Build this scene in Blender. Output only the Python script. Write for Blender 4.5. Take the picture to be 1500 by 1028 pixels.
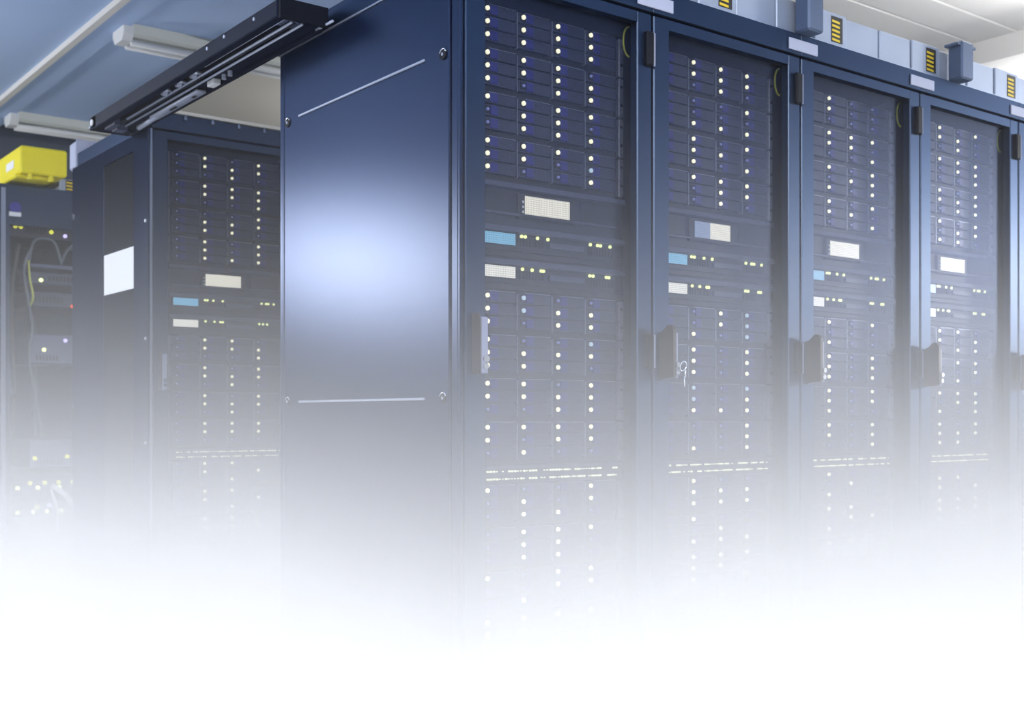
import bpy, math, random
from mathutils import Vector
random.seed(7)
# ------------------------------------------------------------------ measures
D = 2.8                       # depth of the near cabinet corner from the camera
CAMH = 0.80                   # camera height
def d(v): return v * D        # lengths measured relative to that depth
W = d(0.2250)                 # cabinet pitch
ROW2, ROW3 = d(0.74), d(1.39) # fronts of the rows behind
DEPTH = d(0.347)
CEIL = CAMH + d(0.682)
ZTOP = CAMH + d(0.3938)       # top of the doors
ZHEAD = CAMH + d(0.418)       # top of the fascia
SERV_Y = d(0.031)             # server fronts sit this far behind the doors

sc = bpy.context.scene
col = sc.collection
for o in list(bpy.data.objects):
    bpy.data.objects.remove(o)

# ------------------------------------------------------------------ camera
yaw = math.radians(52.54)
v = Vector((math.cos(yaw), math.sin(yaw), 0)); r = Vector((math.sin(yaw), -math.cos(yaw), 0))
cam_d = bpy.data.cameras.new('camera'); cam = bpy.data.objects.new('camera', cam_d); col.objects.link(cam)
pos = -v * D + r * d(0.04106); pos.z = CAMH
cam.location = pos
cam.rotation_euler = (math.radians(90), 0, yaw - math.radians(90))
cam_d.sensor_width = 36.0; cam_d.lens = 36.0 * 1705 / 1500
cam_d.shift_y = 96.5 / 1500
cam_d.clip_start = 0.05
cam_d.dof.use_dof = True; cam_d.dof.focus_distance = 3.15; cam_d.dof.aperture_fstop = 4.0
sc.camera = cam

# ------------------------------------------------------------------ world, lights, exposure
wd = bpy.data.worlds.new('world'); sc.world = wd; wd.use_nodes = True
wd.node_tree.nodes['Background'].inputs[0].default_value = (0.5, 0.62, 0.9, 1)
wd.node_tree.nodes['Background'].inputs[1].default_value = 0.10
vs = sc.view_settings
vs.view_transform = 'Standard'; vs.look = 'None'; vs.gamma = 1.0; vs.exposure = -0.75
vs.use_curve_mapping = False
cy = sc.cycles
cy.use_denoising = True
cy.max_bounces = 5; cy.diffuse_bounces = 2; cy.glossy_bounces = 3; cy.transparent_max_bounces = 24
cy.volume_bounces = 2; cy.volume_step_rate = 0.8; cy.volume_max_steps = 128
cy.use_adaptive_sampling = True; cy.adaptive_threshold = 0.06
cy.sample_clamp_indirect = 4.0

def area(name, loc, target, size, power, color=(1.0, 0.985, 0.955)):
    l = bpy.data.lights.new(name, 'AREA'); l.shape = 'RECTANGLE'; l.size, l.size_y = size
    l.energy = power; l.color = color
    o = bpy.data.objects.new(name, l); col.objects.link(o); o.location = loc
    dr = Vector(target) - Vector(loc)
    o.rotation_euler = dr.to_track_quat('-Z', 'Y').to_euler()
    return o
# unseen overhead lamps added to whiten the fade; one unseen lamp assumed down the aisle for the right racks' sheen
area('overhead_fill', (-1.3, -2.6, CEIL - 0.06), (-1.3, -2.6, 0), (1.4, 0.3), 375)
area('overhead_fill', (-3.4, 0.8, CEIL - 0.06), (-3.4, 0.8, 0), (0.3, 1.4), 170)
area('overhead_fill', (-1.8, -5.6, CEIL - 0.06), (-1.8, -5.6, 0), (1.4, 0.3), 210)
area('assumed_aisle_lamp', (7.8, -3.1, 1.95), (3.0, 0.0, 1.0), (0.9, 0.5), 420)
# unseen lamp assumed left of the frame, placed for the side panel's highlight
area('assumed_highlight_lamp', (-3.08, 5.6, 2.0), (0, 0.5, 1.25), (0.5, 0.4), 150)
# uplights added out of view to brighten the ceiling on the right
area('ceiling_fill', (5.2, 1.2, CEIL - 0.45), (5.2, 1.2, 9), (1.2, 0.3), 95)
area('ceiling_fill', (2.9, 0.0, CEIL - 0.40), (2.9, 0.0, 9), (1.2, 0.3), 30)
# more added uplights, out of view, brightening the rear and left ceiling
area('ceiling_fill', (2.9, 3.5, CEIL - 0.45), (2.9, 3.5, 9), (1.2, 0.3), 90)
area('ceiling_fill', (-1.8, 3.6, CEIL - 0.40), (-1.8, 3.6, 9), (0.3, 1.2), 12)

# ------------------------------------------------------------------ materials
MATS = {}
def mat(name, base, rough=0.5, metal=0.0, emit=None, strength=0.0, spec=0.5, coat=None, noise=None, bump=None, sample_light=False):
    m = bpy.data.materials.new(name); m.use_nodes = True
    nt = m.node_tree; b = nt.nodes['Principled BSDF']
    b.inputs['Base Color'].default_value = (*base, 1)
    b.inputs['Roughness'].default_value = rough
    b.inputs['Metallic'].default_value = metal
    b.inputs['Specular IOR Level'].default_value = spec
    if coat:
        b.inputs['Coat Weight'].default_value, b.inputs['Coat Roughness'].default_value = coat
    if emit:
        b.inputs['Emission Color'].default_value = (*emit, 1)
        b.inputs['Emission Strength'].default_value = strength
        m.cycles.emission_sampling = 'AUTO' if sample_light else 'NONE'
    if noise:
        sc_, amt = noise
        tc = nt.nodes.new('ShaderNodeTexCoord'); n = nt.nodes.new('ShaderNodeTexNoise')
        n.inputs['Scale'].default_value = sc_; n.inputs['Detail'].default_value = 4
        nt.links.new(tc.outputs['Object'], n.inputs['Vector'])
        mx = nt.nodes.new('ShaderNodeMix'); mx.data_type = 'RGBA'
        mx.inputs['A'].default_value = (*[c * (1 - amt) for c in base], 1)
        mx.inputs['B'].default_value = (*[min(1, c * (1 + amt)) for c in base], 1)
        nt.links.new(n.outputs['Fac'], mx.inputs['Factor'])
        nt.links.new(mx.outputs['Result'], b.inputs['Base Color'])
    if bump:
        sc_, st = bump
        tc = nt.nodes.new('ShaderNodeTexCoord'); n = nt.nodes.new('ShaderNodeTexNoise')
        n.inputs['Scale'].default_value = sc_
        bp = nt.nodes.new('ShaderNodeBump'); bp.inputs['Strength'].default_value = st; bp.inputs['Distance'].default_value = 0.002
        nt.links.new(tc.outputs['Object'], n.inputs['Vector']); nt.links.new(n.outputs['Fac'], bp.inputs['Height'])
        nt.links.new(bp.outputs['Normal'], b.inputs['Normal'])
    MATS[name] = m
    return m
def beckmann(name, diff, lobes):
    # satin powder coat: dark diffuse base with a wide bluish and a tighter clear sheen
    m = bpy.data.materials.new(name); m.use_nodes = True; nt = m.node_tree
    nt.nodes.remove(nt.nodes['Principled BSDF']); out = nt.nodes['Material Output']
    df = nt.nodes.new('ShaderNodeBsdfDiffuse'); df.inputs['Color'].default_value = (*diff, 1)
    last = df.outputs[0]
    tc = nt.nodes.new('ShaderNodeTexCoord'); n = nt.nodes.new('ShaderNodeTexNoise'); n.inputs['Scale'].default_value = 3
    nt.links.new(tc.outputs['Object'], n.inputs['Vector'])
    mx = nt.nodes.new('ShaderNodeMix'); mx.data_type = 'RGBA'
    mx.inputs['A'].default_value = (*[q * 0.85 for q in diff], 1); mx.inputs['B'].default_value = (*[q * 1.15 for q in diff], 1)
    nt.links.new(n.outputs['Fac'], mx.inputs['Factor']); nt.links.new(mx.outputs['Result'], df.inputs['Color'])
    for c, rg in lobes:
        g = nt.nodes.new('ShaderNodeBsdfAnisotropic'); g.distribution = 'BECKMANN'
        g.inputs['Color'].default_value = (*c, 1)
        g.inputs['Roughness'].default_value = rg
        ad = nt.nodes.new('ShaderNodeAddShader'); nt.links.new(last, ad.inputs[0]); nt.links.new(g.outputs[0], ad.inputs[1]); last = ad.outputs[0]
    nt.links.new(last, out.inputs['Surface'])
    MATS[name] = m
beckmann('rack_paint', (0.004, 0.009, 0.022), [((0.028, 0.041, 0.074), 0.44), ((0.011, 0.013, 0.015), 0.32)])
beckmann('panel_paint', (0.004, 0.009, 0.026), [((0.011, 0.020, 0.050), 0.30), ((0.023, 0.023, 0.020), 0.275)])
mat('black_paint', (0.004, 0.006, 0.013), 0.55, spec=0.12)
mat('track_paint', (0.006, 0.011, 0.030), 0.55, spec=0.10)
mat('post_paint', (0.10, 0.14, 0.23), 0.45, 0.4)
mat('bar_highlight', (0.42, 0.47, 0.62), 0.4, 0.2)  # pale colour stands in for highlights on the track's metal
mat('interior', (0.008, 0.009, 0.014), 0.6)
mat('server_body', (0.009, 0.012, 0.030), 0.5, noise=(30, 0.3))
mat('blue_tab', (0.022, 0.024, 0.24), 0.4)
mat('edge_metal', (0.32, 0.36, 0.46), 0.35, 0.7)
mat('ear_metal', (0.16, 0.18, 0.25), 0.45, 0.4, noise=(160, 0.8))
mat('hole', (0.003, 0.003, 0.005), 0.8)
mat('bezel', (0.020, 0.027, 0.058), 0.5)
mat('bezel_dark', (0.010, 0.014, 0.032), 0.5)
mat('bezel_lip', (0.070, 0.085, 0.16), 0.45)
mat('led_on', (0.9, 0.9, 0.7), 0.3, emit=(1.0, 0.97, 0.70), strength=2.2)
mat('led_port', (0.8, 0.85, 0.6), 0.3, emit=(1.0, 1.0, 0.72), strength=1.6)
mat('led_blue', (0.5, 0.7, 0.9), 0.3, emit=(0.72, 0.90, 1.0), strength=0.9)
mat('led_dim', (0.25, 0.28, 0.65), 0.25, emit=(0.35, 0.42, 0.95), strength=0.35)  # drive lights that are off, given a faint blue glow
mat('led_green', (0.7, 0.9, 0.2), 0.3, emit=(0.94, 1.0, 0.48), strength=2.6)
mat('led_yellow', (0.9, 0.9, 0.1), 0.3, emit=(0.95, 0.95, 0.10), strength=1.2)
mat('led_red', (0.9, 0.1, 0.05), 0.3, emit=(1.0, 0.12, 0.05), strength=1.6)
mat('led_violet', (0.6, 0.5, 1), 0.3, emit=(0.65, 0.60, 1.0), strength=1.5)
mat('chrome', (0.75, 0.77, 0.82), 0.2, 1.0)
mat('steel', (0.50, 0.56, 0.68), 0.4, 0.75)
mat('galvanised', (0.40, 0.46, 0.58), 0.42, 0.35, noise=(6, 0.15))
mat('plate', (0.42, 0.46, 0.62), 0.5)
mat('paper_white', (0.80, 0.83, 0.88), 0.6)
mat('yellow_plastic', (0.92, 0.80, 0.01), 0.4)
mat('sticker_yellow', (0.85, 0.62, 0.02), 0.5)
mat('sticker_black', (0.01, 0.01, 0.01), 0.5)
mat('handle_plastic', (0.022, 0.020, 0.022), 0.5)
mat('handle_light', (0.16, 0.18, 0.28), 0.4)
mat('wire_green', (0.45, 0.50, 0.06), 0.45)
mat('dark_glass', (0.005, 0.007, 0.011), 0.12, spec=0.2)
mat('cable_grey', (0.09, 0.11, 0.14), 0.5)
mat('cable_black', (0.015, 0.015, 0.018), 0.5)
mat('cable_white', (0.75, 0.78, 0.85), 0.5)
mat('ceiling_paint', (0.46, 0.62, 0.95), 0.7, noise=(1.2, 0.05))
mat('ceiling_white', (0.80, 0.80, 0.80), 0.6)
mat('cream', (0.66, 0.64, 0.58), 0.7)
mat('wall_paint', (0.055, 0.075, 0.12), 0.8, noise=(1.5, 0.08))
mat('floor_tile', (0.82, 0.83, 0.85), 0.35, noise=(2, 0.04))
mat('tube_white', (0.72, 0.76, 0.74), 0.35)

def grille(name, base, dark, scale):
    m = mat(name, base, 0.5); nt = m.node_tree; b = nt.nodes['Principled BSDF']
    tc = nt.nodes.new('ShaderNodeTexCoord'); vo = nt.nodes.new('ShaderNodeTexVoronoi')
    vo.inputs['Scale'].default_value = scale; vo.inputs['Randomness'].default_value = 0.15
    rmp = nt.nodes.new('ShaderNodeValToRGB')
    rmp.color_ramp.elements[0].position = 0.30; rmp.color_ramp.elements[0].color = (*dark, 1)
    rmp.color_ramp.elements[1].position = 0.42; rmp.color_ramp.elements[1].color = (*base, 1)
    nt.links.new(tc.outputs['Object'], vo.inputs['Vector'])
    nt.links.new(vo.outputs['Distance'], rmp.inputs['Fac']); nt.links.new(rmp.outputs['Color'], b.inputs['Base Color'])
grille('tray_grille', (0.036, 0.050, 0.125), (0.005, 0.007, 0.018), 240)

def screen(name, colr, strength, rot=math.radians(45)):
    m = mat(name, (0.05, 0.05, 0.05), 0.3, emit=colr, strength=strength); nt = m.node_tree; b = nt.nodes['Principled BSDF']
    tc = nt.nodes.new('ShaderNodeTexCoord'); mp = nt.nodes.new('ShaderNodeMapping')
    mp.inputs['Rotation'].default_value = (0, rot, 0)
    ck = nt.nodes.new('ShaderNodeTexChecker'); ck.inputs['Scale'].default_value = 260
    ck.inputs['Color1'].default_value = (*colr, 1); ck.inputs['Color2'].default_value = (*[c * 0.62 for c in colr], 1)
    nt.links.new(tc.outputs['Object'], mp.inputs['Vector']); nt.links.new(mp.outputs['Vector'], ck.inputs['Vector'])
    nt.links.new(ck.outputs['Color'], b.inputs['Emission Color'])
screen('screen_cream', (1.0, 0.98, 0.85), 2.3)
screen('screen_white', (1.0, 1.0, 0.93), 2.3)
screen('screen_blue', (0.25, 0.66, 1.0), 1.9)
screen('screen_pale_blue', (0.38, 0.50, 0.78), 1.6)

def perforated(name, cover):
    # fine perforated sheet: the open share of the holes lets light through, the rest is satin metal
    m = bpy.data.materials.new(name); m.use_nodes = True; nt = m.node_tree
    nt.nodes.remove(nt.nodes['Principled BSDF']); out = nt.nodes['Material Output']
    df = nt.nodes.new('ShaderNodeBsdfDiffuse'); df.inputs['Color'].default_value = (0.008, 0.011, 0.022, 1)
    g = nt.nodes.new('ShaderNodeBsdfAnisotropic'); g.distribution = 'BECKMANN'
    g.inputs['Color'].default_value = (0.062, 0.076, 0.118, 1); g.inputs['Roughness'].default_value = 0.44
    ad = nt.nodes.new('ShaderNodeAddShader'); nt.links.new(df.outputs[0], ad.inputs[0]); nt.links.new(g.outputs[0], ad.inputs[1])
    t = nt.nodes.new('ShaderNodeBsdfTransparent'); mx = nt.nodes.new('ShaderNodeMixShader')
    mx.inputs[0].default_value = cover
    nt.links.new(t.outputs[0], mx.inputs[1]); nt.links.new(ad.outputs[0], mx.inputs[2])
    nt.links.new(mx.outputs[0], out.inputs['Surface'])
    MATS[name] = m
perforated('door_mesh', 0.26)

# ------------------------------------------------------------------ mesh helpers
MESH = {}
class MB:
    def __init__(s): s.v = []; s.f = []; s.smooth = False
    def box(s, x0, x1, y0, y1, z0, z1):
        n = len(s.v)
        s.v += [(x0, y0, z0), (x1, y0, z0), (x1, y1, z0), (x0, y1, z0), (x0, y0, z1), (x1, y0, z1), (x1, y1, z1), (x0, y1, z1)]
        s.f += [tuple(n + i for i in q) for q in ((0, 3, 2, 1), (4, 5, 6, 7), (0, 1, 5, 4), (1, 2, 6, 5), (2, 3, 7, 6), (3, 0, 4, 7))]
        return s
    def cham(s, x0, x1, y0, y1, z0, z1, c):
        # box whose four edges along z and top/bottom rims are chamfered
        n = len(s.v)
        def ring(i, z):
            return [(x0 + c, y0 + i, z), (x1 - c, y0 + i, z), (x1 - i, y0 + c, z), (x1 - i, y1 - c, z),
                    (x1 - c, y1 - i, z), (x0 + c, y1 - i, z), (x0 + i, y1 - c, z), (x0 + i, y0 + c, z)]
        def inner(z):
            e = c * 0.999
            return [(x0 + c, y0 + e, z), (x1 - c, y0 + e, z), (x1 - e, y0 + c, z), (x1 - e, y1 - c, z),
                    (x1 - c, y1 - e, z), (x0 + c, y1 - e, z), (x0 + e, y1 - c, z), (x0 + e, y0 + c, z)]
        rs = [inner(z0), ring(0, z0 + c), ring(0, z1 - c), inner(z1)]
        for q in rs: s.v += q
        for k in range(3):
            for i in range(8):
                j = (i + 1) % 8
                s.f.append((n + 8 * k + i, n + 8 * k + j, n + 8 * k + 8 + j, n + 8 * k + 8 + i))
        s.f.append(tuple(n + i for i in reversed(range(8)))); s.f.append(tuple(n + 24 + i for i in range(8)))
        return s
    def prism(s, prof, axis, a0, a1):
        # profile extruded along an axis: 'y' takes (x, z), 'x' takes (y, z), 'z' takes (x, y)
        n = len(s.v); m = len(prof)
        for a in (a0, a1):
            for p, q in prof:
                s.v.append({'y': (p, a, q), 'x': (a, p, q), 'z': (p, q, a)}[axis])
        for i in range(m):
            j = (i + 1) % m
            s.f.append((n + i, n + j, n + m + j, n + m + i))
        s.f.append(tuple(n + i for i in reversed(range(m)))); s.f.append(tuple(n + m + i for i in range(m)))
        return s
    def disc(s, c, rad, axis, a0, a1, seg=12, sx=1.0, rad2=None):
        # short cylinder (or cone frustum) along an axis, centre c in the other two
        r2 = rad if rad2 is None else rad2
        n = len(s.v)
        for a, rr in ((a0, rad), (a1, r2)):
            for i in range(seg):
                t = 2 * math.pi * i / seg
                p, q = c[0] + rr * sx * math.cos(t), c[1] + rr * math.sin(t)
                s.v.append({'y': (p, a, q), 'x': (a, p, q), 'z': (p, q, a)}[axis])
        for i in range(seg):
            j = (i + 1) % seg
            s.f.append((n + i, n + j, n + seg + j, n + seg + i))
        s.f.append(tuple(n + i for i in reversed(range(seg)))); s.f.append(tuple(n + seg + i for i in range(seg)))
        return s
    def tube(s, pts, rad, seg=8):
        pts = [Vector(p) for p in pts]; n = len(s.v)
        for k, p in enumerate(pts):
            t = (pts[min(k + 1, len(pts) - 1)] - pts[max(k - 1, 0)]).normalized()
            a = t.cross(Vector((0.13, 0.21, 0.97)))
            if a.length < 1e-3: a = t.cross(Vector((1, 0, 0)))
            a.normalize(); b = t.cross(a)
            for i in range(seg):
                w = 2 * math.pi * i / seg
                s.v.append(tuple(p + a * rad * math.cos(w) + b * rad * math.sin(w)))
        for k in range(len(pts) - 1):
            for i in range(seg):
                j = (i + 1) % seg
                s.f.append((n + k * seg + i, n + k * seg + j, n + (k + 1) * seg + j, n + (k + 1) * seg + i))
        s.f.append(tuple(n + i for i in reversed(range(seg)))); e = n + (len(pts) - 1) * seg
        s.f.append(tuple(e + i for i in range(seg)))
        s.smooth = True
        return s
    def mesh(s, name, m):
        me = bpy.data.meshes.new(name); me.from_pydata(s.v, [], s.f); me.update()
        import bmesh
        bm = bmesh.new(); bm.from_mesh(me); bmesh.ops.recalc_face_normals(bm, faces=bm.faces); bm.to_mesh(me); bm.free()
        if s.smooth:
            for p in me.polygons: p.use_smooth = True
        me.materials.append(MATS[m])
        return me
def put(name, me, parent=None, loc=(0, 0, 0)):
    o = bpy.data.objects.new(name, me); col.objects.link(o); o.location = loc; o.parent = parent
    return o
def shared(key, m, fn):
    """mesh made once for all alike pieces"""
    k = (key, m)
    if k not in MESH:
        b = MB(); fn(b); MESH[k] = b.mesh(key, m)
    return MESH[k]
def make(name, m, fn, parent=None, loc=(0, 0, 0)):
    b = MB(); fn(b); return put(name, b.mesh(name, m), parent, loc)
def tag(o, label, cat, group=None, kind=None):
    o['label'] = label; o['category'] = cat
    if group: o['group'] = group
    if kind: o['kind'] = kind
    return o
def thing(name, loc, label, cat, group=None):
    o = bpy.data.objects.new(name, None); col.objects.link(o); o.location = loc; o.empty_display_size = 0.1
    return tag(o, label, cat, group)
def struct(o): o['kind'] = 'structure'; return o

# ------------------------------------------------------------------ the room
RX0, RX1, RY0, RY1 = -6.0, 12.0, -7.0, d(2.06)
struct(make('floor', 'floor_tile', lambda b: b.box(RX0, RX1, RY0, RY1, -0.1, 0)))
ceiling = struct(make('ceiling', 'ceiling_paint', lambda b: b.box(RX0, RX1, RY0, RY1, CEIL, CEIL + 0.1)))
struct(make('wall_back', 'wall_paint', lambda b: b.box(RX0, RX1, RY1, RY1 + 0.1, 0, CEIL)))
struct(make('wall_front', 'wall_paint', lambda b: b.box(RX0, RX1, RY0 - 0.1, RY0, 0, CEIL)))
struct(make('wall_left', 'wall_paint', lambda b: b.box(RX0 - 0.1, RX0, RY0, RY1, 0, CEIL)))
struct(make('wall_right', 'wall_paint', lambda b: b.box(RX1, RX1 + 0.1, RY0, RY1, 0, CEIL)))
# white ceiling boards over the right-hand racks
pw = d(0.083)
bm_ = shared('ceiling_board', 'ceiling_white', lambda b: b.prism([(0.004, 0.0), (0.004, -0.020), (0.010, -0.026), (pw - 0.010, -0.026), (pw - 0.004, -0.020), (pw - 0.004, 0.0)], 'x', 0, 9.0))
for k in range(14):
    put('ceiling_board', bm_, ceiling, (d(0.45), d(-0.241) + k * pw, CEIL))
# flat strip and its seam above the left aisle
struct(make('trim_1', 'ceiling_paint', lambda b: b.box(d(0.078), d(0.126), RY0, RY1, CEIL - 0.018, CEIL - 0.0)))
struct(make('trim_2', 'ceiling_white', lambda b: b.box(d(0.078) - 0.035, d(0.078), RY0, RY1, CEIL - 0.03, CEIL)))
struct(make('trim_3', 'ceiling_white', lambda b: b.box(d(1.36), d(1.44), RY0, RY1, CEIL - 0.14, CEIL)))
make('cream_board', 'cream', lambda b: b.box(d(0.29), d(1.3), d(1.12), d(1.75), CEIL - 0.02, CEIL), ceiling)

# two fluorescent battens, switched off
for k, (yy, lab) in enumerate(((d(1.207), 'unlit fluorescent batten on the ceiling nearer the black door track'),
                               (d(1.937), 'unlit fluorescent batten on the ceiling above the yellow cable duct'))):
    t = thing('fluorescent_batten', (d(0.12), yy, CEIL), lab, 'ceiling light', 'ceiling battens')
    make('housing', 'tube_white', lambda b: b.prism([(-0.07, -0.0), (-0.07, -0.045), (-0.045, -0.06), (0.045, -0.06), (0.07, -0.045), (0.07, 0)], 'x', 0.03, 1.5), t)
    make('end_cap', 'paper_white', lambda b: b.prism([(-0.078, 0), (-0.078, -0.05), (-0.05, -0.085), (0.05, -0.085), (0.078, -0.05), (0.078, 0)], 'x', -0.02, 0.03), t)
    make('tube', 'paper_white', lambda b: b.tube([(0.03, -0.035, -0.085), (1.5, -0.035, -0.085)], 0.016), t)
    make('tube', 'paper_white', lambda b: b.tube([(0.03, 0.035, -0.085), (1.5, 0.035, -0.085)], 0.016), t)

# ------------------------------------------------------------------ servers
L1, PITCH = d(0.0467), d(0.0414)          # first drive light, drive column pitch
UH = d(0.0398)                            # height of a storage server
RPX = UH / 64.5                           # one photo pixel at the first column
SX0, SX1 = d(0.0385), d(0.2075)           # drive area of a server, from the rack's left edge
EARX = d(0.2137)
def tray_fn(b):
    w, h = PITCH - 0.004, 16.0 * RPX
    b.box(0, w, 0, 0.03, 0, h)
def storage(parent_loc, label, group, pattern, rackname):
    """pattern: three strings of four characters, 1 lit, b bluish, 0 dim"""
    t = thing('storage_server', parent_loc, label, 'server', group)
    put('chassis', shared('chassis', 'server_body', lambda b: b.box(SX0 - 0.005, SX1, 0.012, 0.55, -UH + 0.001, -0.001)), t)
    ear = shared('mounting_ear', 'ear_metal', lambda b: b.cham(0, EARX - SX1, -0.004, 0.012, -UH + 0.004, -0.002, 0.002))
    hole = shared('ear_hole', 'hole', lambda b: b.disc((0, 0), 0.0045, 'y', -0.0055, 0.0, 10))
    for x in (SX1, SX0 - 0.005 - (EARX - SX1)):
        e = put('mounting_ear', ear, t, (x, 0, 0))
        if x == SX1:
            for zz in (-0.22, -0.68):
                put('screw_hole', hole, e, ((EARX - SX1) * 0.5, 0, UH * zz))
    div = shared('divider', 'edge_metal', lambda b: b.box(-0.0012, 0.0012, -0.002, 0.012, -UH * 0.88, -0.003))
    for c in range(1, 4):
        put('divider', div, t, (L1 - 0.017 + c * PITCH - 0.002, 0, 0))
    tm = shared('drive_tray', 'tray_grille', tray_fn)
    lm = shared('latch', 'blue_tab', lambda b: b.cham(0, 0.025, -0.004, 0.004, 0.002, 15.0 * RPX, 0.0015))
    sm = shared('light_socket', 'hole', lambda b: b.box(-0.0085, 0.0095, -0.0015, 0.004, -0.0085, 0.0085))
    em = shared('tray_edge', 'edge_metal', lambda b: b.box(0.024, PITCH - 0.006, -0.0015, 0.004, 15.4 * RPX, 16.4 * RPX))
    em2 = shared('tray_edge', 'bezel_lip', lambda b: b.box(0.024, PITCH - 0.006, -0.0015, 0.004, 15.5 * RPX, 16.3 * RPX))
    on = shared('status_light', 'led_on', lambda b: b.disc((0, 0), 0.0060, 'y', -0.005, 0.0, 12))
    bl = shared('status_light', 'led_blue', lambda b: b.disc((0, 0), 0.0060, 'y', -0.005, 0.0, 12))
    of = shared('status_light', 'led_dim', lambda b: b.disc((0, 0), 0.0040, 'y', -0.005, 0.0, 10))
    for row in range(3):
        zb = -(8 + 19 * row + 8.6) * RPX
        for c in range(4):
            x = L1 - 0.017 + c * PITCH
            tr = put('drive_tray', tm, t, (x, 0, zb))
            put('latch', lm, tr, (0.026, 0, 0))
            put('light_socket', sm, tr, (0.017, 0, 8.6 * RPX))
            put('tray_edge', em if row == 0 else em2, tr)
            ch = pattern[row][c]
            put('status_light', {'1': on, 'b': bl, '0': of}[ch], tr, (0.017, -0.001, 8.6 * RPX))
    return t

def controller(loc, label, group, variant):
    H = UH
    t = thing('storage_controller', loc, label, 'controller', group)
    x0, x1 = SX0 - 0.012, EARX
    put('chassis', shared('controller_chassis', 'bezel', lambda b: b.box(x0, x1, 0.006, 0.55, -H + 0.001, -0.001)), t)
    put('top_lip', shared('top_lip', 'bezel_lip', lambda b: b.prism([(-0.012, -0.016), (-0.010, -0.003), (0.006, -0.001), (0.006, -0.019)], 'x', x0, x1)), t)
    put('bottom_lip', shared('bottom_lip', 'bezel_lip', lambda b: b.box(x0 + 0.012, x1 - 0.03, -0.006, 0.006, -0.084, -0.079)), t)
    w = (x1 - x0)
    sp = shared('side_recess', 'bezel_dark', lambda b: b.box(0, w * 0.24, 0.002, 0.008, -0.076, -0.026))
    put('side_recess', sp, t, (x0 + 0.012, 0, 0)); put('side_recess', sp, t, (x1 - w * 0.24 - 0.03, 0, 0))
    fx0, fx1, fz0, fz1 = L1 + 0.118, L1 + 0.268, -0.084, -0.031
    f = put('display_frame', shared('display_frame', 'bezel_dark', lambda b: b.cham(fx0 - 0.02, fx1 + 0.02, -0.006, 0.008, fz0 - 0.006, fz1 + 0.008, 0.003)), t)
    if variant == 'split':
        xm = fx0 + (fx1 - fx0) * 0.42
        put('display', shared('display', 'screen_pale_blue', lambda b: b.box(fx0, xm, -0.0085, -0.005, fz0 + 0.006, fz1)), f)
        put('display', shared('display_r', 'screen_cream', lambda b: b.box(xm, fx1, -0.0085, -0.005, fz0 + 0.006, fz1)), f)
    else:
        put('display', shared('display', 'screen_cream', lambda b: b.box(fx0, fx1, -0.0085, -0.005, fz0 + 0.006, fz1)), f)
        put('side_marks', shared('side_marks', 'paper_white', lambda b: [b.box(fx0 - 0.009, fx0 - 0.004, -0.0085, -0.005, fz0 + 0.008 + k * 0.013, fz0 + 0.014 + k * 0.013) for k in range(3)]), f)
    return t

SWH = d(0.0303)
def switch(loc, label, group, scr, lights):
    H = SWH
    t = thing('network_switch', loc, label, 'switch', group)
    x0, x1 = SX0 - 0.012, EARX
    put('chassis', shared('switch_chassis', 'bezel', lambda b: b.box(x0, x1, 0.006, 0.45, -H + 0.001, -0.001)), t)
    put('top_lip', shared('switch_lip', 'bezel_lip', lambda b: b.prism([(-0.012, -0.017), (-0.010, -0.003), (0.006, -0.001), (0.006, -0.018)], 'x', x0, x1)), t)
    put('lower_ledge', shared('lower_ledge', 'bezel_dark', lambda b: [b.box(x0, x1, -0.004, 0.006, -H + 0.004, -H + 0.016), b.box(x0, x1, -0.003, 0.006, -H + 0.02, -H + 0.031)]), t)
    put('label_strip', shared('label_strip', 'bezel_lip', lambda b: b.box(L1 + 0.205, L1 + 0.325, -0.003, 0.006, -0.047, -0.033)), t)
    put('vent_slots', shared('vent_slots', 'hole', lambda b: [b.box(L1 + 0.10 + k * 0.0105, L1 + 0.1055 + k * 0.0105, 0.004, 0.0075, -0.048, -0.028) for k in range(9)]
        + [b.box(L1 + 0.345 + k * 0.0105, L1 + 0.3505 + k * 0.0105, 0.004, 0.0075, -0.052, -0.030) for k in range(9)]), t)
    f = put('display_frame', shared('switch_display_frame', 'bezel_dark', lambda b: b.cham(L1 - 0.020, L1 + 0.092, -0.004, 0.008, -0.054, -0.018, 0.002)), t)
    put('display', shared('switch_display', scr, lambda b: b.box(L1 - 0.014, L1 + 0.087, -0.0065, -0.003, -0.050, -0.0215)), f)
    lm = shared('status_light', 'led_green', lambda b: b.disc((0, 0), 0.0046, 'y', -0.004, 0.0, 10))
    for x in lights:
        put('status_light', lm, t, (L1 + x, 0.006, -0.0235))
    return t

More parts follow.
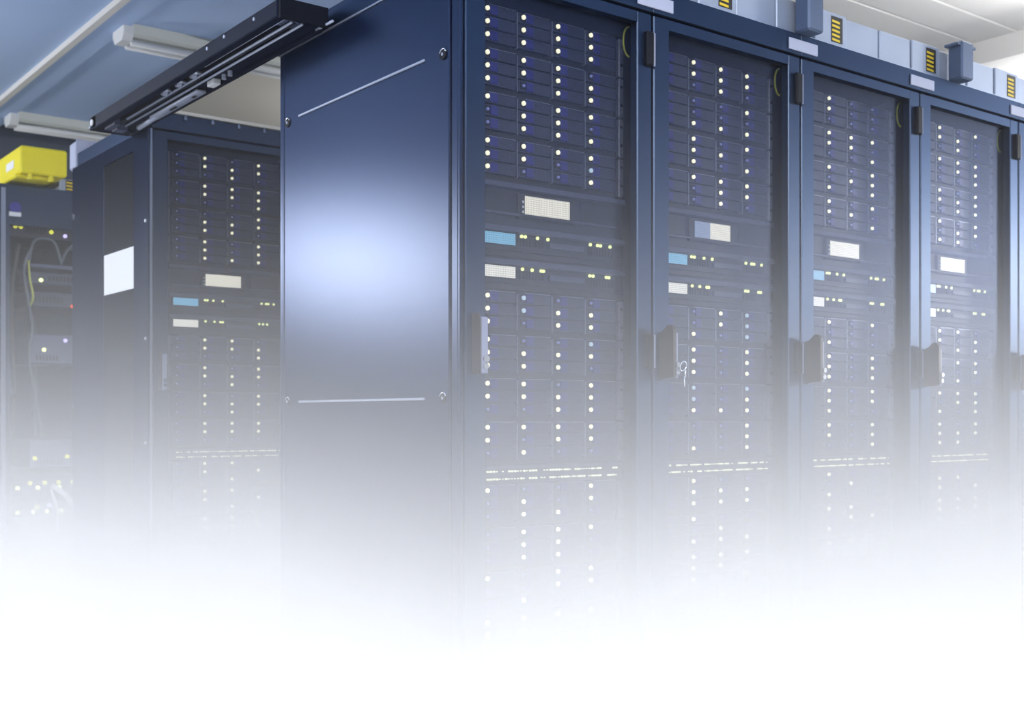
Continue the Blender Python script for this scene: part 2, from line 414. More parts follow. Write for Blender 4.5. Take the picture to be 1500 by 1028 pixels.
def patch(loc, label, group, seed):
    H = d(0.0175)
    rnd = random.Random(seed)
    t = thing('patch_bay', loc, label, 'patch bay', group)
    x0, x1 = SX0 - 0.012, EARX
    put('chassis', shared('patch_chassis', 'bezel_dark', lambda b: b.box(x0, x1, 0.002, 0.3, -H + 0.001, -0.001)), t)
    put('top_lip', shared('patch_lip', 'bezel_lip', lambda b: b.box(x0, x1, -0.004, 0.002, -0.008, -0.003)), t)
    b = MB()
    for row, z in enumerate((-0.016, -0.0355)):
        k = 0
        while k < 46:
            run = rnd.choice((1, 2, 2, 3, 4)); gap = rnd.choice((1, 2, 2, 4))
            for j in range(run):
                if k + j < 46:
                    b.box(L1 + (k + j) * 0.0098, L1 + (k + j) * 0.0098 + 0.0050, -0.003, 0.003, z - 0.0025, z + 0.0025)
            for j in range(gap):
                if k + run + j < 46 and rnd.random() < 0.6:
                    b.box(L1 + (k + run + j) * 0.0098, L1 + (k + run + j) * 0.0098 + 0.003, -0.003, 0.003, z - 0.0015, z + 0.0015)
            k += run + gap
    o = put('port_lights', b.mesh('port_lights', 'led_port'), t); o['kind'] = 'stuff'
    o['label'] = 'two rows of tiny lit port lights'
    return t

# ------------------------------------------------------------------ cabinets
STILE = 0.060
ORD = ['topmost', 'second', 'third', 'fourth', 'fifth', 'sixth', 'seventh', 'eighth', 'ninth', 'tenth', 'eleventh', 'twelfth', 'lowest']
def cabinet(loc, label, group, handle='out', key=False):
    t = thing('server_rack', loc, label, 'server rack', group)
    w = W
    put('cabinet_shell', shared('cabinet_shell', 'rack_paint', lambda b: [
        b.box(0.0015, 0.016, 0.034, DEPTH, 0.05, ZTOP), b.box(w - 0.016, w - 0.0015, 0.034, DEPTH, 0.05, ZTOP),
        b.box(0.016, w - 0.016, DEPTH - 0.02, DEPTH, 0.05, ZTOP), b.box(0.016, w - 0.016, 0.034, DEPTH - 0.02, ZTOP - 0.015, ZTOP),
        b.box(0.016, w - 0.016, 0.034, DEPTH - 0.02, 0.05, 0.07)]), t)
    put('plinth', shared('plinth', 'black_paint', lambda b: b.box(0.01, w - 0.01, 0.05, DEPTH - 0.02, 0.0, 0.05)), t)
    put('top_fascia', shared('top_fascia', 'rack_paint', lambda b: b.cham(0.0006, w - 0.0006, -0.002, DEPTH - 0.06, ZTOP + 0.003, ZHEAD, 0.0015)), t)
    rl = shared('mounting_rail', 'bezel_dark', lambda b: [b.box(0, 0.003, 0.02, 0.2, 0.07, ZTOP - 0.03), b.box(0, 0.022, 0.095, 0.1, 0.07, ZTOP - 0.03)])
    put('mounting_rail', rl, t, (EARX + 0.003, 0.07, 0)); put('mounting_rail', rl, t, (0.04, 0.07, 0))
    # door
    z0, z1 = 0.06, ZTOP - 0.003
    x0, x1 = 0.004, w - 0.004
    def frame(b):
        b.cham(x0, x0 + STILE, 0, 0.03, z0, z1, 0.003); b.cham(x1 - STILE + 0.006, x1, 0, 0.03, z0, z1, 0.003)
        b.box(x0 + STILE - 0.003, x1 - STILE + 0.009, 0.0015, 0.0285, z1 - 0.030, z1 - 0.0015)
        b.box(x0 + STILE - 0.003, x1 - STILE + 0.009, 0.0015, 0.0285, z0 + 0.001, z0 + 0.06)
    door = put('door', shared('door', 'rack_paint', frame), t)
    put('mesh_panel', shared('mesh_panel', 'door_mesh', lambda b: b.box(x0 + STILE - 0.002, x1 - STILE + 0.008, 0.0265, 0.028, z0 + 0.05, z1 - 0.028)), door)
    for zz in (CAMH + d(0.3575), CAMH + d(0.0638), CAMH - d(0.21)):
        h = put('hinge', shared('hinge', 'black_paint', lambda b: b.cham(-0.034, -0.006, -0.014, 0.004, -0.047, 0.047, 0.004)), door, (w, 0, zz))
        put('hinge_pin', shared('hinge_pin', 'handle_light', lambda b: b.disc((-0.002, -0.008), 0.0038, 'z', -0.045, 0.045, 10)), h)
    hz0, hz1 = CAMH + d(0.037), CAMH + d(0.0895)
    if handle == 'in':
        hd = put('handle', shared('handle_in', 'handle_plastic', lambda b: b.prism([(-0.034, hz0 + 0.004), (-0.034, hz1 - 0.016), (-0.026, hz1), (0, hz1), (0, hz0), (-0.030, hz0)], 'x', 0.022, 0.0265)), door)
        put('grip', shared('grip_in', 'handle_light', lambda b: b.cham(0.0265, 0.048, -0.034, 0.0, hz0, hz1 - 0.010, 0.003)), hd)
        put('lock', shared('lock_in', 'chrome', lambda b: [b.disc((0.038, hz0 + 0.036), 0.0085, 'y', -0.041, -0.03, 14), b.disc((0.038, hz0 + 0.018), 0.0075, 'y', -0.039, -0.03, 14)]), hd)
    else:
        hd = put('handle', shared('handle_out', 'handle_plastic', lambda b: b.prism([(-0.056, hz0 + 0.004), (-0.056, hz1 - 0.012), (-0.046, hz1), (-0.034, hz1), (-0.014, hz1 - 0.016), (0, hz1 - 0.020), (0, hz0 - 0.004), (-0.01, hz0)], 'x', 0.022, 0.034)), door)
        put('grip', shared('grip_out', 'handle_light', lambda b: b.box(0.034, 0.041, -0.055, 0.0, hz0 + 0.002, hz1 - 0.022)), hd)
        put('lock', shared('lock_out', 'chrome', lambda b: [b.disc((0.036, hz0 + 0.038), 0.0075, 'y', -0.064, -0.055, 14), b.disc((0.036, hz0 + 0.018), 0.0075, 'y', -0.062, -0.055, 14)]), hd)
        if key:
            k = make('key', 'chrome', lambda b: [b.tube([(0.044 + 0.012 * math.cos(a), -0.072 - 0.004 * math.sin(a), hz0 + 0.034 + 0.013 * math.sin(a)) for a in [i * math.pi / 6 for i in range(13)]], 0.0022),
                b.box(0.046, 0.050, -0.074, -0.071, hz0 - 0.022, hz0 + 0.006), b.box(0.050, 0.055, -0.073, -0.070, hz0 + 0.004, hz0 + 0.024)], hd)
            k['label'] = 'bunch of small keys left in the lock'
    # loop of earth wire behind the door
    cx, cz, rr = w - 0.046, CAMH + d(0.367), 0.041
    put('earth_wire', shared('earth_wire', 'wire_green', lambda b: b.tube([(cx - 0.022 * math.sin(a), 0.045, cz + rr * math.cos(a)) for a in [math.pi * i / 14 for i in range(15)]], 0.0028)), t)
    return t

def pat(*rows): return [list(x) for x in rows]
def fill(loc, phrase, group, patterns, mid='cream', sw=None, seed=1, count=13):
    x, y = loc
    rnd = random.Random(seed)
    z = CAMH + d(0.3746)
    n = 0
    def nxt():
        nonlocal n
        if n < len(patterns) and patterns[n]: p = patterns[n]
        else: p = [''.join(rnd.choice('111100') for _ in range(4)) for _ in range(3)]
        n += 1
        return p
    names = [f'black twelve-bay storage server, {ORD[i]}{" from the top" if 0 < i < 12 else ""}, in the {phrase}' for i in range(13)]
    def add(k):
        nonlocal z
        for _ in range(k):
            p = nxt(); storage((x, y + SERV_Y, z), names[n - 1], group + ' storage servers', p, phrase); z -= UH
    add(4)
    controller((x, y + SERV_Y, z), f'dark unit with a bright central display in the {phrase}', 'controllers with displays', mid); z -= UH
    lights = sw or ((0.115, 0.127, 0.168, 0.203, 0.352, 0.378, 0.389, 0.424), (0.118, 0.150, 0.180, 0.188, 0.350, 0.362, 0.410, 0.420))
    switch((x, y + SERV_Y, z), f'slim network unit with a blue display in the {phrase}', 'slim network units', 'screen_blue', lights[0]); z -= SWH
    switch((x, y + SERV_Y, z), f'slim network unit with a white display in the {phrase}', 'slim network units', 'screen_white', lights[1]); z -= SWH
    add(4)
    patch((x, y + SERV_Y, z), f'thin patch bay with rows of tiny lights in the {phrase}', 'patch bays', seed); z -= d(0.0175)
    add(5)

P1 = [('1111', '1111', '1111'), ('1110', '1111', '1011'), ('1111', '0110', '0111'), ('1111', '110b', '1001'),
      ('1b00', '1b11', '1011'), ('100b', '1111', '1110'), ('1101', '1111', '0011'), ('1111', '1011', '0100'),
      ('1001', '0101', '0110'), ('0111', '0110', '0110'), None, None, None]
P2 = [('0111', '0111', '0010'), ('0001', '0000', '0111'), ('0101', '0110', '0101'), ('0111', '0011', '0010'),
      ('001b', '001b', '010b'), ('0101', '0101', '0101'), ('0b0b', '0b01', '0111'), ('0001', '0001', '0101'), None, None, None, None, None]
P3 = [('0100', '0100', '0000'), ('0111', '0110', '0001'), ('0101', '0011', '0101'), ('0101', '0110', '0001'),
      ('0101', '0000', '0100'), ('0101', '0101', '0101'), ('0101', '0101', '0100'), ('0101', '0101', '0001'), None, None, None, None, None]
P4 = [('0101', '0110', '0010'), ('0111', '0011', '0001'), ('0101', '0111', '0011'), ('0101', '0011', '0110'),
      ('0110', '0101', '0011'), ('0011', '0101', '0110'), ('0111', '0011', '0101'), ('0101', '0111', '0110'), None, None, None, None, None]
PL = [('0101', '0111', '0010'), ('0111', '0111', '0001'), ('0001', '0111', '0110'), ('0101', '0101', '0111'),
      ('0110', '0111', '0001'), ('0101', '0111', '0010'), ('0101', '0111', '0010'), ('0111', '0111', '0000'),
      ('0110', '0101', '0010'), ('0110', '0101', '0010'), ('0110', '0111', '0010'), ('0110', '0111', '0010'), None]
racks = [('black mesh-door server rack at the near corner with a glossy side panel', 'near corner rack', 'in', False, P1, 'cream'),
         ('black mesh-door server rack with keys in its lock, second from the corner', 'rack with keys in its lock', 'out', True, P2, 'split'),
         ('black mesh-door server rack, third from the near corner', 'third rack from the corner', 'out', False, P3, 'cream'),
         ('black mesh-door server rack, fourth from the near corner', 'fourth rack from the corner', 'out', False, P4, 'cream'),
         ('server rack at the right picture edge, only its door edge showing', None, 'out', False, None, None)]
ROOTS = []
for k, (lab, phrase, hd, key, P, mid) in enumerate(racks):
    ROOTS.append(cabinet((k * W, 0, 0), lab, 'racks of the front row', hd, key))
    if P: fill((k * W, 0), phrase, phrase, P, mid, seed=11 + k)
left = cabinet((0, ROW2, 0), 'dim server rack across the open aisle, left of the glossy side panel', 'racks of the second row', 'in', False)
fill((0, ROW2), 'rack across the open aisle', 'across the aisle', PL, 'cream', sw=((0.120, 0.130, 0.155, 0.195, 0.365, 0.385, 0.395, 0.420), (0.122, 0.160, 0.185, 0.195, 0.355, 0.372, 0.390)), seed=31)

# side panel of the near rack
def side_panel(root, glossy=True):
    sp = make('side_panel', 'panel_paint', lambda b: b.cham(-0.010, 0.0, d(0.0178), d(0.3337), 0.03, ZTOP - 0.002, 0.003), root)
    for nm, (a, c) in (('corner_post', (0.0045, d(0.0155))), ('rear_post', (d(0.3352), d(0.3462)))):
        make(nm, 'panel_paint', lambda b: [b.cham(-0.009, 0.0012, a, a + (c - a) * 0.26, 0.03, ZTOP, 0.002), b.cham(-0.007, 0.0012, a + (c - a) * 0.34, c, 0.03, ZTOP, 0.002)], root)
    make('top_rim', 'edge_metal', lambda b: b.box(-0.011, 0.0012, 0.0045, d(0.3462), ZTOP - 0.001, ZTOP + 0.004), root)
    return sp
sp = side_panel(ROOTS[0])
for zz in (CAMH + d(0.319), CAMH + d(0.0161)):
    make('ridge', 'edge_metal', lambda b: b.cham(-0.0145, -0.009, d(0.0553), d(0.2987), zz - 0.0035, zz + 0.0035, 0.0015), sp)
for yy in (d(0.026), d(0.3245)):
    for zz in (CAMH + d(0.3170), CAMH + d(0.0165)):
        lk = make('lock', 'black_paint', lambda b: b.disc((yy, zz), 0.0135, 'x', -0.014, -0.009, 18), sp)
        make('lock_rim', 'chrome', lambda b: b.tube([(-0.013, yy + 0.0135 * math.cos(a), zz + 0.0135 * math.sin(a)) for a in [math.radians(20 + 14 * i) for i in range(11)]], 0.0016), lk)
        make('key_slot', 'edge_metal', lambda b: b.disc((yy, zz), 0.004, 'x', -0.0155, -0.012, 10), lk)

# end panel of the second row with a dark window and a white sheet
E2 = DEPTH - 0.035
sp2 = make('side_panel', 'panel_paint', lambda b: [
    b.box(-0.014, 0.0, 0.004, 0.160, 0.02, ZTOP), b.box(-0.014, 0.0, 0.520, E2, 0.02, ZTOP),
    b.box(-0.014, 0.0, 0.160, 0.520, 0.02, 0.22), b.box(-0.014, 0.0, 0.160, 0.520, ZTOP - 0.06, ZTOP)], left)
make('dark_window', 'dark_glass', lambda b: b.box(-0.010, -0.002, 0.158, 0.522, 0.215, ZTOP - 0.055), sp2)
make('white_sheet', 'paper_white', lambda b: b.box(-0.0125, -0.0102, 0.164, 0.516, CAMH + 0.505, CAMH + 0.670), sp2)
make('edge_strip', 'edge_metal', lambda b: b.box(-0.006, 0.0015, -0.002, 0.004, 0.02, ZTOP), left)
for zz in (CAMH + d(0.315), CAMH + d(0.0165)):
    make('lock', 'chrome', lambda b: b.disc((E2 - 0.045, zz), 0.013, 'x', -0.024, -0.013, 12), sp2)
for zz in (1.55, 1.1, 0.7):
    make('bolt', 'steel', lambda b: b.disc((0.02, zz), 0.006, 'x', -0.020, -0.013, 10), sp2)
# screws under the top edge of the rack across the aisle
for k in range(5):
    make('hanging_screw', 'post_paint', lambda b: [b.disc((0.13 + k * 0.11, -0.010), 0.007, 'z', ZHEAD - 0.020, ZHEAD - 0.008, 8), b.disc((0.13 + k * 0.11, -0.010), 0.004, 'z', ZHEAD - 0.010, ZHEAD, 8)], left)
make('top_edge', 'cream', lambda b: b.box(0.004, W, -0.016, 0.02, ZHEAD + 0.0005, ZHEAD + 0.012), left)

# pale joining plates over the rack joints
for k, lab in enumerate(('pale blank joining plate above the joint of the two nearest racks', 'pale blank joining plate above the left edge of the third rack',
                         'pale blank joining plate between the third and fourth racks', 'pale blank joining plate at the right picture edge')):
    x = (k + 1) * W + 0.006
    make_o = make('joining_plate', 'plate', lambda b: b.cham(x - 0.068, x + 0.068, -0.007, -0.0022, CAMH + d(0.3985), CAMH + d(0.4110), 0.0015))
    tag(make_o, lab, 'plate', 'joining plates')

# ------------------------------------------------------------------ cable ducts on top of the front row
dz0, dz1 = ZHEAD, CAMH + d(0.457)
for k, lab in enumerate(('grey metal cable duct above the second rack, at the top picture edge',
                         'grey metal cable duct above the gap of second and third racks',
                         'grey metal cable duct above the third rack, left of the dark post',
                         'grey metal cable duct at the right edge, beyond the dark post')):
    x0 = d(0.2965 + 0.186 * k); w = d(0.186)
    t = thing('cable_duct', (x0, 0.02, dz0), lab, 'cable duct', 'metal cable ducts on the racks')
    h = dz1 - dz0
    make('body', 'galvanised', lambda b: b.box(0.001, w - 0.001, 0.012, 0.28, 0.0, h), t)
    pl = make('front_panel', 'galvanised', lambda b: b.cham(0.002, d(0.058), 0.0, 0.014, 0.006, h + 0.004, 0.003), t)
    make('front_panel', 'galvanised', lambda b: b.cham(d(0.060), d(0.121), 0.006, 0.016, 0.006, h, 0.003), t)
    make('front_panel', 'galvanised', lambda b: b.cham(d(0.123), d(0.184), 0.003, 0.016, 0.006, h, 0.003), t)
    make('lower_lip', 'steel', lambda b: b.box(0.0, w, -0.012, 0.016, 0.0, 0.006), t)
    s0 = d(0.030)
    st = make('hazard_sticker', 'sticker_black', lambda b: b.box(s0, s0 + 0.056, -0.0015, 0.001, 0.020, h - 0.008), t)
    for q in range(5):
        zz = 0.022 + q * 0.0145
        make('stripe', 'sticker_yellow', lambda b: b.prism([(s0 + 0.002, zz + 0.002), (s0 + 0.040, zz), (s0 + 0.040, zz + 0.007), (s0 + 0.002, zz + 0.009)], 'y', -0.0028, -0.001), st)
for x, lab in ((d(0.4415), 'dark metal post on the racks between two grey ducts, upper left one'), (d(0.737), 'tall dark metal post on the racks toward the right edge')):
    o = make('support_post', 'post_paint', lambda b: [b.cham(x, x + d(0.026), -0.050, 0.006, ZHEAD + 0.0005, dz1 + 0.022, 0.006), b.box(x - 0.02, x + d(0.026) + 0.02, -0.045, 0.006, dz1 + 0.004, dz1 + 0.012)])
    tag(o, lab, 'post', 'posts between the ducts')

# ------------------------------------------------------------------ door track over the open aisle
y0, y1 = d(0.232), d(0.80)
zb = CAMH + d(0.3945)
bx0, bx1 = d(-0.062), d(-0.0062)
trk = thing('door_track', (0, y0, zb), 'long black sliding door track above the open aisle', 'door track')
LY = y1 - y0
make('outer_rail', 'track_paint', lambda b: b.cham(bx0, bx0 + 0.030, 0, LY, 0.0, d(0.0175), 0.003), trk)
make('cover', 'black_paint', lambda b: b.box(bx0 + 0.012, bx1, 0.0, LY, d(0.0150), d(0.0185)), trk)
make('inner_rail', 'track_paint', lambda b: b.prism([(bx1 - 0.050, 0.010), (bx1 - 0.050, 0.030), (bx1, 0.034), (bx1, -0.004), (bx1 - 0.012, -0.004), (bx1 - 0.012, 0.010)], 'y', 0.03, LY), trk)
make('middle_rail', 'bezel_dark', lambda b: b.box(bx0 + 0.060, bx0 + 0.082, 0.05, LY - 0.05, 0.008, d(0.015)), trk)
for xx, a, c in ((bx0 + 0.029, 0.02, LY * 0.36), (bx0 + 0.060, 0.03, LY * 0.86), (bx0 + 0.092, 0.03, LY * 0.94), (bx1 - 0.010, -0.05, LY * 0.03)):
    make('guide_bar', 'bar_highlight', lambda b: b.tube([(xx, a, 0.004), (xx, c, 0.004)], 0.0038), trk)
e = make('end_cover', 'black_paint', lambda b: b.box(bx0 + 0.004, bx1 - 0.004, -0.012, 0.0, -0.004, d(0.0185)), trk)
make('end_plate', 'bezel_lip', lambda b: b.box(bx0 + 0.040, bx1 - 0.030, 0.0, 0.10, 0.012, 0.018), trk)
make('end_block', 'track_paint', lambda b: b.cham(bx0, bx1, LY - 0.05, LY + 0.03, 0.0, d(0.0175), 0.004), trk)
make('white_cap', 'paper_white', lambda b: b.disc((LY - 0.005, 0.024), 0.013, 'x', bx0 - 0.004, bx0, 14), trk)
for yy, zz in ((LY + 0.015, 0.010), (LY * 0.30, 0.030), (LY * 0.22, 0.034), (LY * 0.09, 0.030)):
    make('bolt', 'steel', lambda b: b.disc((yy, zz), 0.0055, 'x', bx0 - 0.004, bx0, 8), trk)
for yy in (LY * 0.44, LY * 0.52, LY * 0.60):
    rl = make('roller', 'bar_highlight', lambda b: b.disc((yy, 0.012), 0.015, 'x', bx0 + 0.036, bx0 + 0.052, 14), trk)
    make('roller_axle', 'steel', lambda b: b.tube([(bx0 + 0.030, yy - 0.035, 0.008), (bx0 + 0.056, yy - 0.035, 0.008)], 0.006), rl)
hb = make('hanger_bracket', 'bar_highlight', lambda b: [b.cham(bx1 - 0.048, bx1 - 0.014, LY * 0.52, LY * 0.80, -0.006, 0.004, 0.002), b.tube([(bx1 - 0.03, LY * 0.78, -0.002), (bx1 - 0.03, LY * 0.90, -0.006)], 0.010)], trk)
make('slot', 'hole', lambda b: [b.box(bx1 - 0.036, bx1 - 0.026, LY * 0.55, LY * 0.57, -0.0075, -0.005), b.box(bx1 - 0.036, bx1 - 0.026, LY * 0.66, LY * 0.70, -0.0075, -0.005)], hb)
make('buffer', 'paper_white', lambda b: b.cham(bx1 - 0.046, bx1 - 0.020, LY * 0.435, LY * 0.47, -0.008, 0.010, 0.002), trk)
for yy in (LY * 0.40, LY * 0.37):
    make('bolt', 'bar_highlight', lambda b: b.disc((bx1 - 0.034, yy), 0.008, 'z', -0.006, 0.010, 8), trk)
make('carriage', 'bezel_lip', lambda b: [b.box(bx0 + 0.034, bx0 + 0.056, LY * 0.90, LY * 0.97, -0.006, 0.02), b.box(bx0 + 0.060, bx0 + 0.10, LY * 0.93, LY * 0.965, -0.012, 0.012)], trk)

# pale box behind the end of the track
jb = thing('junction_box', (0, ROW2 + DEPTH - 0.055, ZTOP + 0.001), 'pale grey box behind the left end of the black door track', 'box')
make('box_body', 'plate', lambda b: b.cham(0.0, 0.25, 0.006, 0.12, 0.0, 0.135, 0.015), jb)
make('box_lid', 'plate', lambda b: b.cham(-0.004, 0.255, 0.0, 0.006, 0.004, 0.131, 0.003), jb)

# ------------------------------------------------------------------ open rack of the third row
t3 = thing('open_rack', (d(-0.036), ROW3, 0), 'open doorless equipment rack full of cables at the left edge', 'rack')
make('frame', 'rack_paint', lambda b: [b.box(0, 0.045, 0, 0.05, 0.04, ZHEAD), b.box(W - 0.045, W, 0, 0.05, 0.04, ZHEAD), b.box(0.045, W - 0.045, 0, 0.05, ZHEAD - 0.20, ZHEAD),
     b.box(0, 0.01, 0.05, 0.9, 0.04, ZHEAD), b.box(W - 0.01, W, 0.05, 0.9, 0.04, ZHEAD), b.box(0.01, W - 0.01, 0.86, 0.9, 0.04, ZHEAD), b.box(0.01, W - 0.01, 0.05, 0.86, ZHEAD - 0.02, ZHEAD), b.box(0, W, 0.0, 0.9, 0.0, 0.06)], t3)
make('edge_strip', 'edge_metal', lambda b: b.box(0.004, 0.024, -0.006, 0.0, 0.06, ZHEAD - 0.02), t3)
make('badge', 'blue_tab', lambda b: b.disc((0.070, ZHEAD - 0.115), 0.028, 'y', -0.008, 0, 16), t3)
make('tag', 'paper_white', lambda b: b.cham(0.040, 0.098, -0.010, 0, ZHEAD - 0.160, ZHEAD - 0.138, 0.003), t3)
make('side_handle', 'chrome', lambda b: [b.box(0.040, 0.052, -0.03, 0.0, CAMH + 0.11, CAMH + 0.26), b.disc((0.055, CAMH + 0.12), 0.016, 'y', -0.035, 0, 12)], t3)
X3 = d(-0.036)
SCL = D * 2.11 / 1705     # metres per photo pixel at that rack
def z3(py): return CAMH + (610.5 - py) * SCL
def x3(px): return (px - 3) * SCL / 0.90
def led(parent, kind, px, py, rad=0.0095):
    me = shared('status_light', kind + '', lambda b: b.disc((0, 0), 0.0072, 'y', -0.005, 0.0, 12)) if kind in ('led_on',) else shared('pilot_light', kind, lambda b: b.disc((0, 0), 0.0095, 'y', -0.008, 0.0, 12))
    return put('status_light', me, parent, (x3(px), 0.0, z3(py)))
def device(name, label, cat, px0, px1, py0, py1, m, yoff, leds, extra=None):
    t = thing(name, (X3, ROW3 + yoff, 0), label, cat)
    make('housing', m, lambda b: b.cham(x3(px0), x3(px1), 0.0, 0.4, z3(py1), z3(py0), 0.004), t)
    for kind, px, py in leds:
        led(t, kind, px, py)
    if extra: extra(t)
    return t
def vents(px0, px1, py0, py1, n):
    return lambda t: make('vent_slots', 'hole', lambda b: [b.box(x3(px0 + (px1 - px0) * k / n), x3(px0 + (px1 - px0) * (k + 0.55) / n), -0.0015, 0.002, z3(py1), z3(py0)) for k in range(n)], t)
device('indicator_unit', 'dark unit with yellow and violet lights near the open rack top', 'unit', 14, 125, 322, 346, 'server_body', 0.07, [('led_yellow', 26, 330), ('led_yellow', 33, 330), ('led_yellow', 72, 334), ('led_violet', 90, 338)], vents(40, 66, 328, 338, 6))
device('equipment_shelf', 'metal shelf below the looped cables in the open rack', 'shelf', 40, 125, 383, 388, 'bezel_lip', 0.06, [])
device('network_appliance', 'grey-blue appliance just under the shelf in the open rack', 'appliance', 42, 125, 394, 412, 'bezel', 0.09, [('led_green', 60, 406)], vents(70, 110, 399, 406, 8))
device('network_appliance', 'appliance with a red light in the middle of the open rack', 'appliance', 44, 125, 424, 446, 'bezel', 0.08, [('led_red', 101, 443), ('led_green', 106, 433)], vents(52, 90, 430, 440, 8))
device('media_converter', 'pale boxy device with a violet light in the open rack', 'device', 46, 118, 487, 530, 'bezel_lip', 0.09, [('led_violet', 92, 495), ('led_green', 64, 510)], vents(54, 84, 518, 526, 7))
device('power_unit', 'pale box above the lower lights in the open rack', 'device', 44, 98, 645, 686, 'bezel_lip', 0.06, [('led_yellow', 50, 672), ('led_yellow', 92, 670)], vents(52, 88, 676, 682, 8))
device('patch_switch', 'switch with two rows of yellow lights low in the open rack', 'switch', 20, 125, 700, 760, 'server_body', 0.09,
       [('led_yellow', px, 709) for px in (46, 65, 83, 102)] + [('led_green', px, 716) for px in (30, 56, 84)] + [('led_green', px, 752) for px in (30, 50, 68, 87, 107)] + [('led_yellow', 55, 745), ('led_violet', 71, 743)],
       lambda t: make('port_row', 'hole', lambda b: [b.box(x3(px), x3(px + 9), -0.002, 0.004, z3(735), z3(725)) for px in range(26, 112, 13)], t))
# cables hanging in that rack
def cable(label, m, pts, rad):
    o = make('cable', m, lambda b: b.tube(pts, rad)); o.location = (X3, ROW3, 0)
    tag(o, label, 'cable', 'cables in the open rack')
def curve(ctrl, n=18):
    P = [Vector((x3(a), y, z3(b_))) for a, b_, y in ctrl]; out = []
    P = [P[0]] + P + [P[-1]]
    for i in range(1, len(P) - 2):
        for k in range(n):
            t = k / n; p0, p1, p2, p3 = P[i - 1:i + 3]
            out.append(0.5 * ((2 * p1) + (-p0 + p2) * t + (2 * p0 - 5 * p1 + 4 * p2 - p3) * t * t + (-p0 + 3 * p1 - 3 * p2 + p3) * t ** 3))
    out.append(P[-2]); return out
cable('grey cable looping in an arch above the rack shelf, left one', 'cable_grey', curve([(42, 382, .05), (48, 352, .05), (62, 346, .04), (76, 352, .05), (84, 382, .05)], 8), 0.0065)
cable('grey cable looping in an arch above the rack shelf, right one', 'cable_grey', curve([(84, 378, .05), (94, 356, .04), (110, 350, .05), (118, 372, .05)], 8), 0.0065)
cable('thick dark cable hanging down the left side of the open rack', 'cable_black', curve([(36, 352, .16), (30, 400, .16), (26, 470, .16), (30, 560, .16), (26, 640, .16)], 8), 0.014)
cable('thin grey cable hanging beside the dark cable in the open rack', 'cable_grey', curve([(44, 360, .02), (34, 392, .02), (40, 440, .03), (46, 480, .04), (42, 520, .05), (52, 590, .05), (60, 640, .06)], 8), 0.006)
cable('thin yellow cable curling beside the appliances of the open rack', 'wire_green', curve([(40, 380, .03), (42, 408, .03), (46, 432, .03), (44, 446, .05)], 8), 0.005)
cable('straight pale conduit standing in the middle of the open rack', 'cable_grey', curve([(84, 448, .54), (84, 540, .54), (84, 640, .54)], 4), 0.016)
cable('thick white cable slanting down from the lit switch', 'cable_white', curve([(74, 714, .07), (86, 726, .03), (98, 742, .02), (114, 754, .05)], 8), 0.013)
cable('thin white cable hanging from the lit switch to the rack floor', 'cable_white', curve([(72, 720, .07), (76, 745, .03), (78, 780, .05)], 8), 0.007)

# yellow duct over the open rack, and the grey duct behind it
yd = thing('yellow_cable_duct', (X3, ROW3, ZHEAD - 0.015), 'bright yellow plastic cable duct above the open rack', 'cable duct')
make('trough', 'yellow_plastic', lambda b: b.cham(0.06, 0.285, -0.14, 2.0, 0.055, 0.19, 0.008), yd)
make('lower_flange', 'yellow_plastic', lambda b: b.cham(0.045, 0.235, -0.10, 2.0, 0.036, 0.056, 0.006), yd)
for xx in (0.11, 0.21):
    make('knob', 'yellow_plastic', lambda b: b.disc((xx, -0.118), 0.012, 'z', 0.028, 0.060, 10), yd)
make('sticker', 'paper_white', lambda b: b.box(0.0575, 0.0605, -0.02, 0.12, 0.095, 0.135), yd)
make('stand_off', 'steel', lambda b: [b.box(0.08, 0.20, 0.2, 0.24, 0.0155, 0.04), b.box(0.08, 0.20, 0.7, 0.74, 0.0155, 0.04)], yd)
gd = thing('cable_duct', (X3, ROW3 + 0.02, ZHEAD), 'grey metal cable duct right of the yellow duct on the open rack', 'cable duct')
make('body', 'galvanised', lambda b: b.box(0.292, 1.0, 0.0, 0.18, 0.0, 0.062), gd)
st = make('hazard_sticker', 'sticker_black', lambda b: b.box(0.325, 0.372, -0.003, 0.0, 0.004, 0.058), gd)
for q in range(3):
    make('stripe', 'sticker_yellow', lambda b: b.prism([(0.327, 0.008 + q * 0.017), (0.368, 0.006 + q * 0.017), (0.368, 0.014 + q * 0.017), (0.327, 0.016 + q * 0.017)], 'y', -0.0045, -0.002), st)

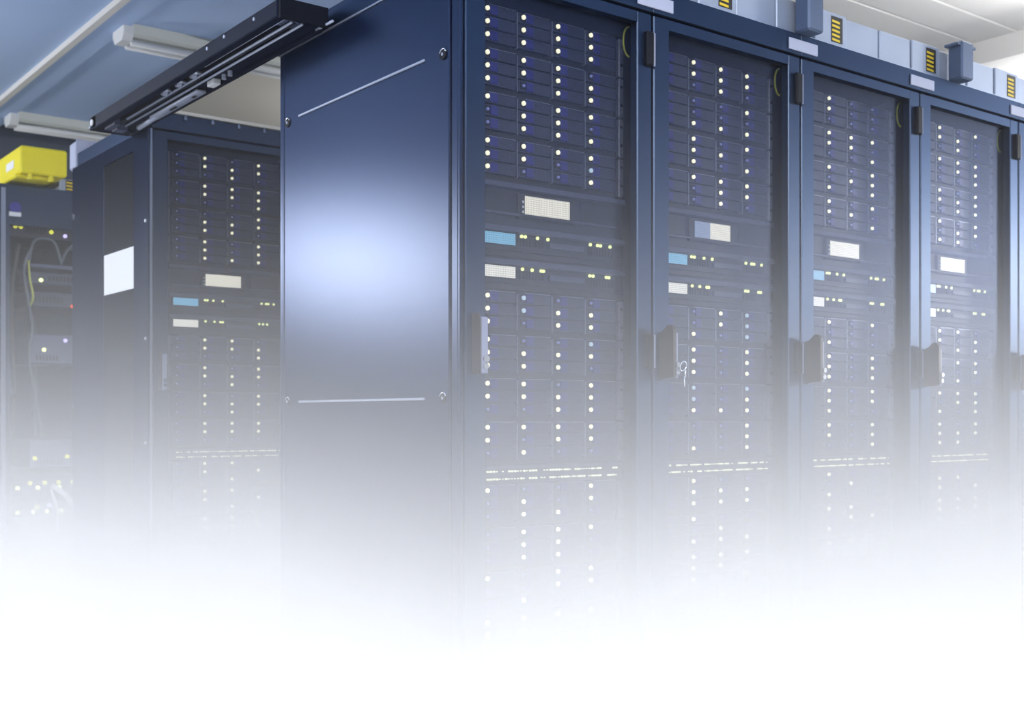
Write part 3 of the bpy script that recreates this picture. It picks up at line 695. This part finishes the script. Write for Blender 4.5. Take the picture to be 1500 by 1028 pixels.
# ------------------------------------------------------------------ white fade, built as an added haze volume
fm = bpy.data.materials.new('fade_haze'); fm.use_nodes = True; nt = fm.node_tree
nt.nodes.clear()
out = nt.nodes.new('ShaderNodeOutputMaterial'); vsn = nt.nodes.new('ShaderNodeVolumeScatter')
vsn.inputs['Color'].default_value = (1, 1, 1, 1); vsn.inputs['Anisotropy'].default_value = 0.0
geo = nt.nodes.new('ShaderNodeNewGeometry'); sep = nt.nodes.new('ShaderNodeSeparateXYZ')
nt.links.new(geo.outputs['Position'], sep.inputs[0])
def mth(op, a, b):
    n = nt.nodes.new('ShaderNodeMath'); n.operation = op
    for i, q in enumerate((a, b)):
        if isinstance(q, (int, float)): n.inputs[i].default_value = q
        else: nt.links.new(q, n.inputs[i])
    return n.outputs[0]
def ramp(val, f0, f1, t0, t1):
    n = nt.nodes.new('ShaderNodeMapRange'); n.interpolation_type = 'SMOOTHSTEP'
    for k, q in (('Value', val), ('From Min', f0), ('From Max', f1), ('To Min', t0), ('To Max', t1)):
        if isinstance(q, (int, float)): n.inputs[k].default_value = q
        else: nt.links.new(q, n.inputs[k])
    return n.outputs['Result']
e1 = mth('SUBTRACT', CAMH, sep.outputs['Z'])
e2 = mth('MULTIPLY', e1, 4.5)
e3 = mth('POWER', math.e, e2)
e4 = mth('MULTIPLY', e3, 0.19)
low = mth('MULTIPLY', e4, ramp(sep.outputs['Z'], 0.95, 1.42, 1.0, 0.0))
# density shaped so the fade gathers at the racks and clears before them
front = mth('ADD', mth('MULTIPLY', sep.outputs['X'], 0.6083), mth('MULTIPLY', sep.outputs['Y'], 0.7937))
low = mth('MULTIPLY', low, ramp(front, -2.0, -1.0, 0.0, 1.0))
low = mth('MULTIPLY', low, ramp(sep.outputs['Y'], 0.3, 2.4, 1.0, 0.22))        # and is thinner behind the front row
# taller, thinner veil added to pale the racks on the right
bank = mth('MULTIPLY', ramp(sep.outputs['X'], 0.2, 2.4, 0.0, 0.12), ramp(sep.outputs['Z'], 0.75, 1.50, 1.0, 0.0))
e5 = mth('ADD', low, bank)
nt.links.new(e5, vsn.inputs['Density']); nt.links.new(vsn.outputs[0], out.inputs['Volume'])
MATS['fade_haze'] = fm
hz = make('fade_haze', 'fade_haze', lambda b: b.box(RX0 + 0.02, RX1 - 0.02, RY0 + 0.02, RY1 - 0.02, 0.004, 1.62))
tag(hz, 'white fade over the floor and the lower racks, built as haze', 'haze', kind='stuff')
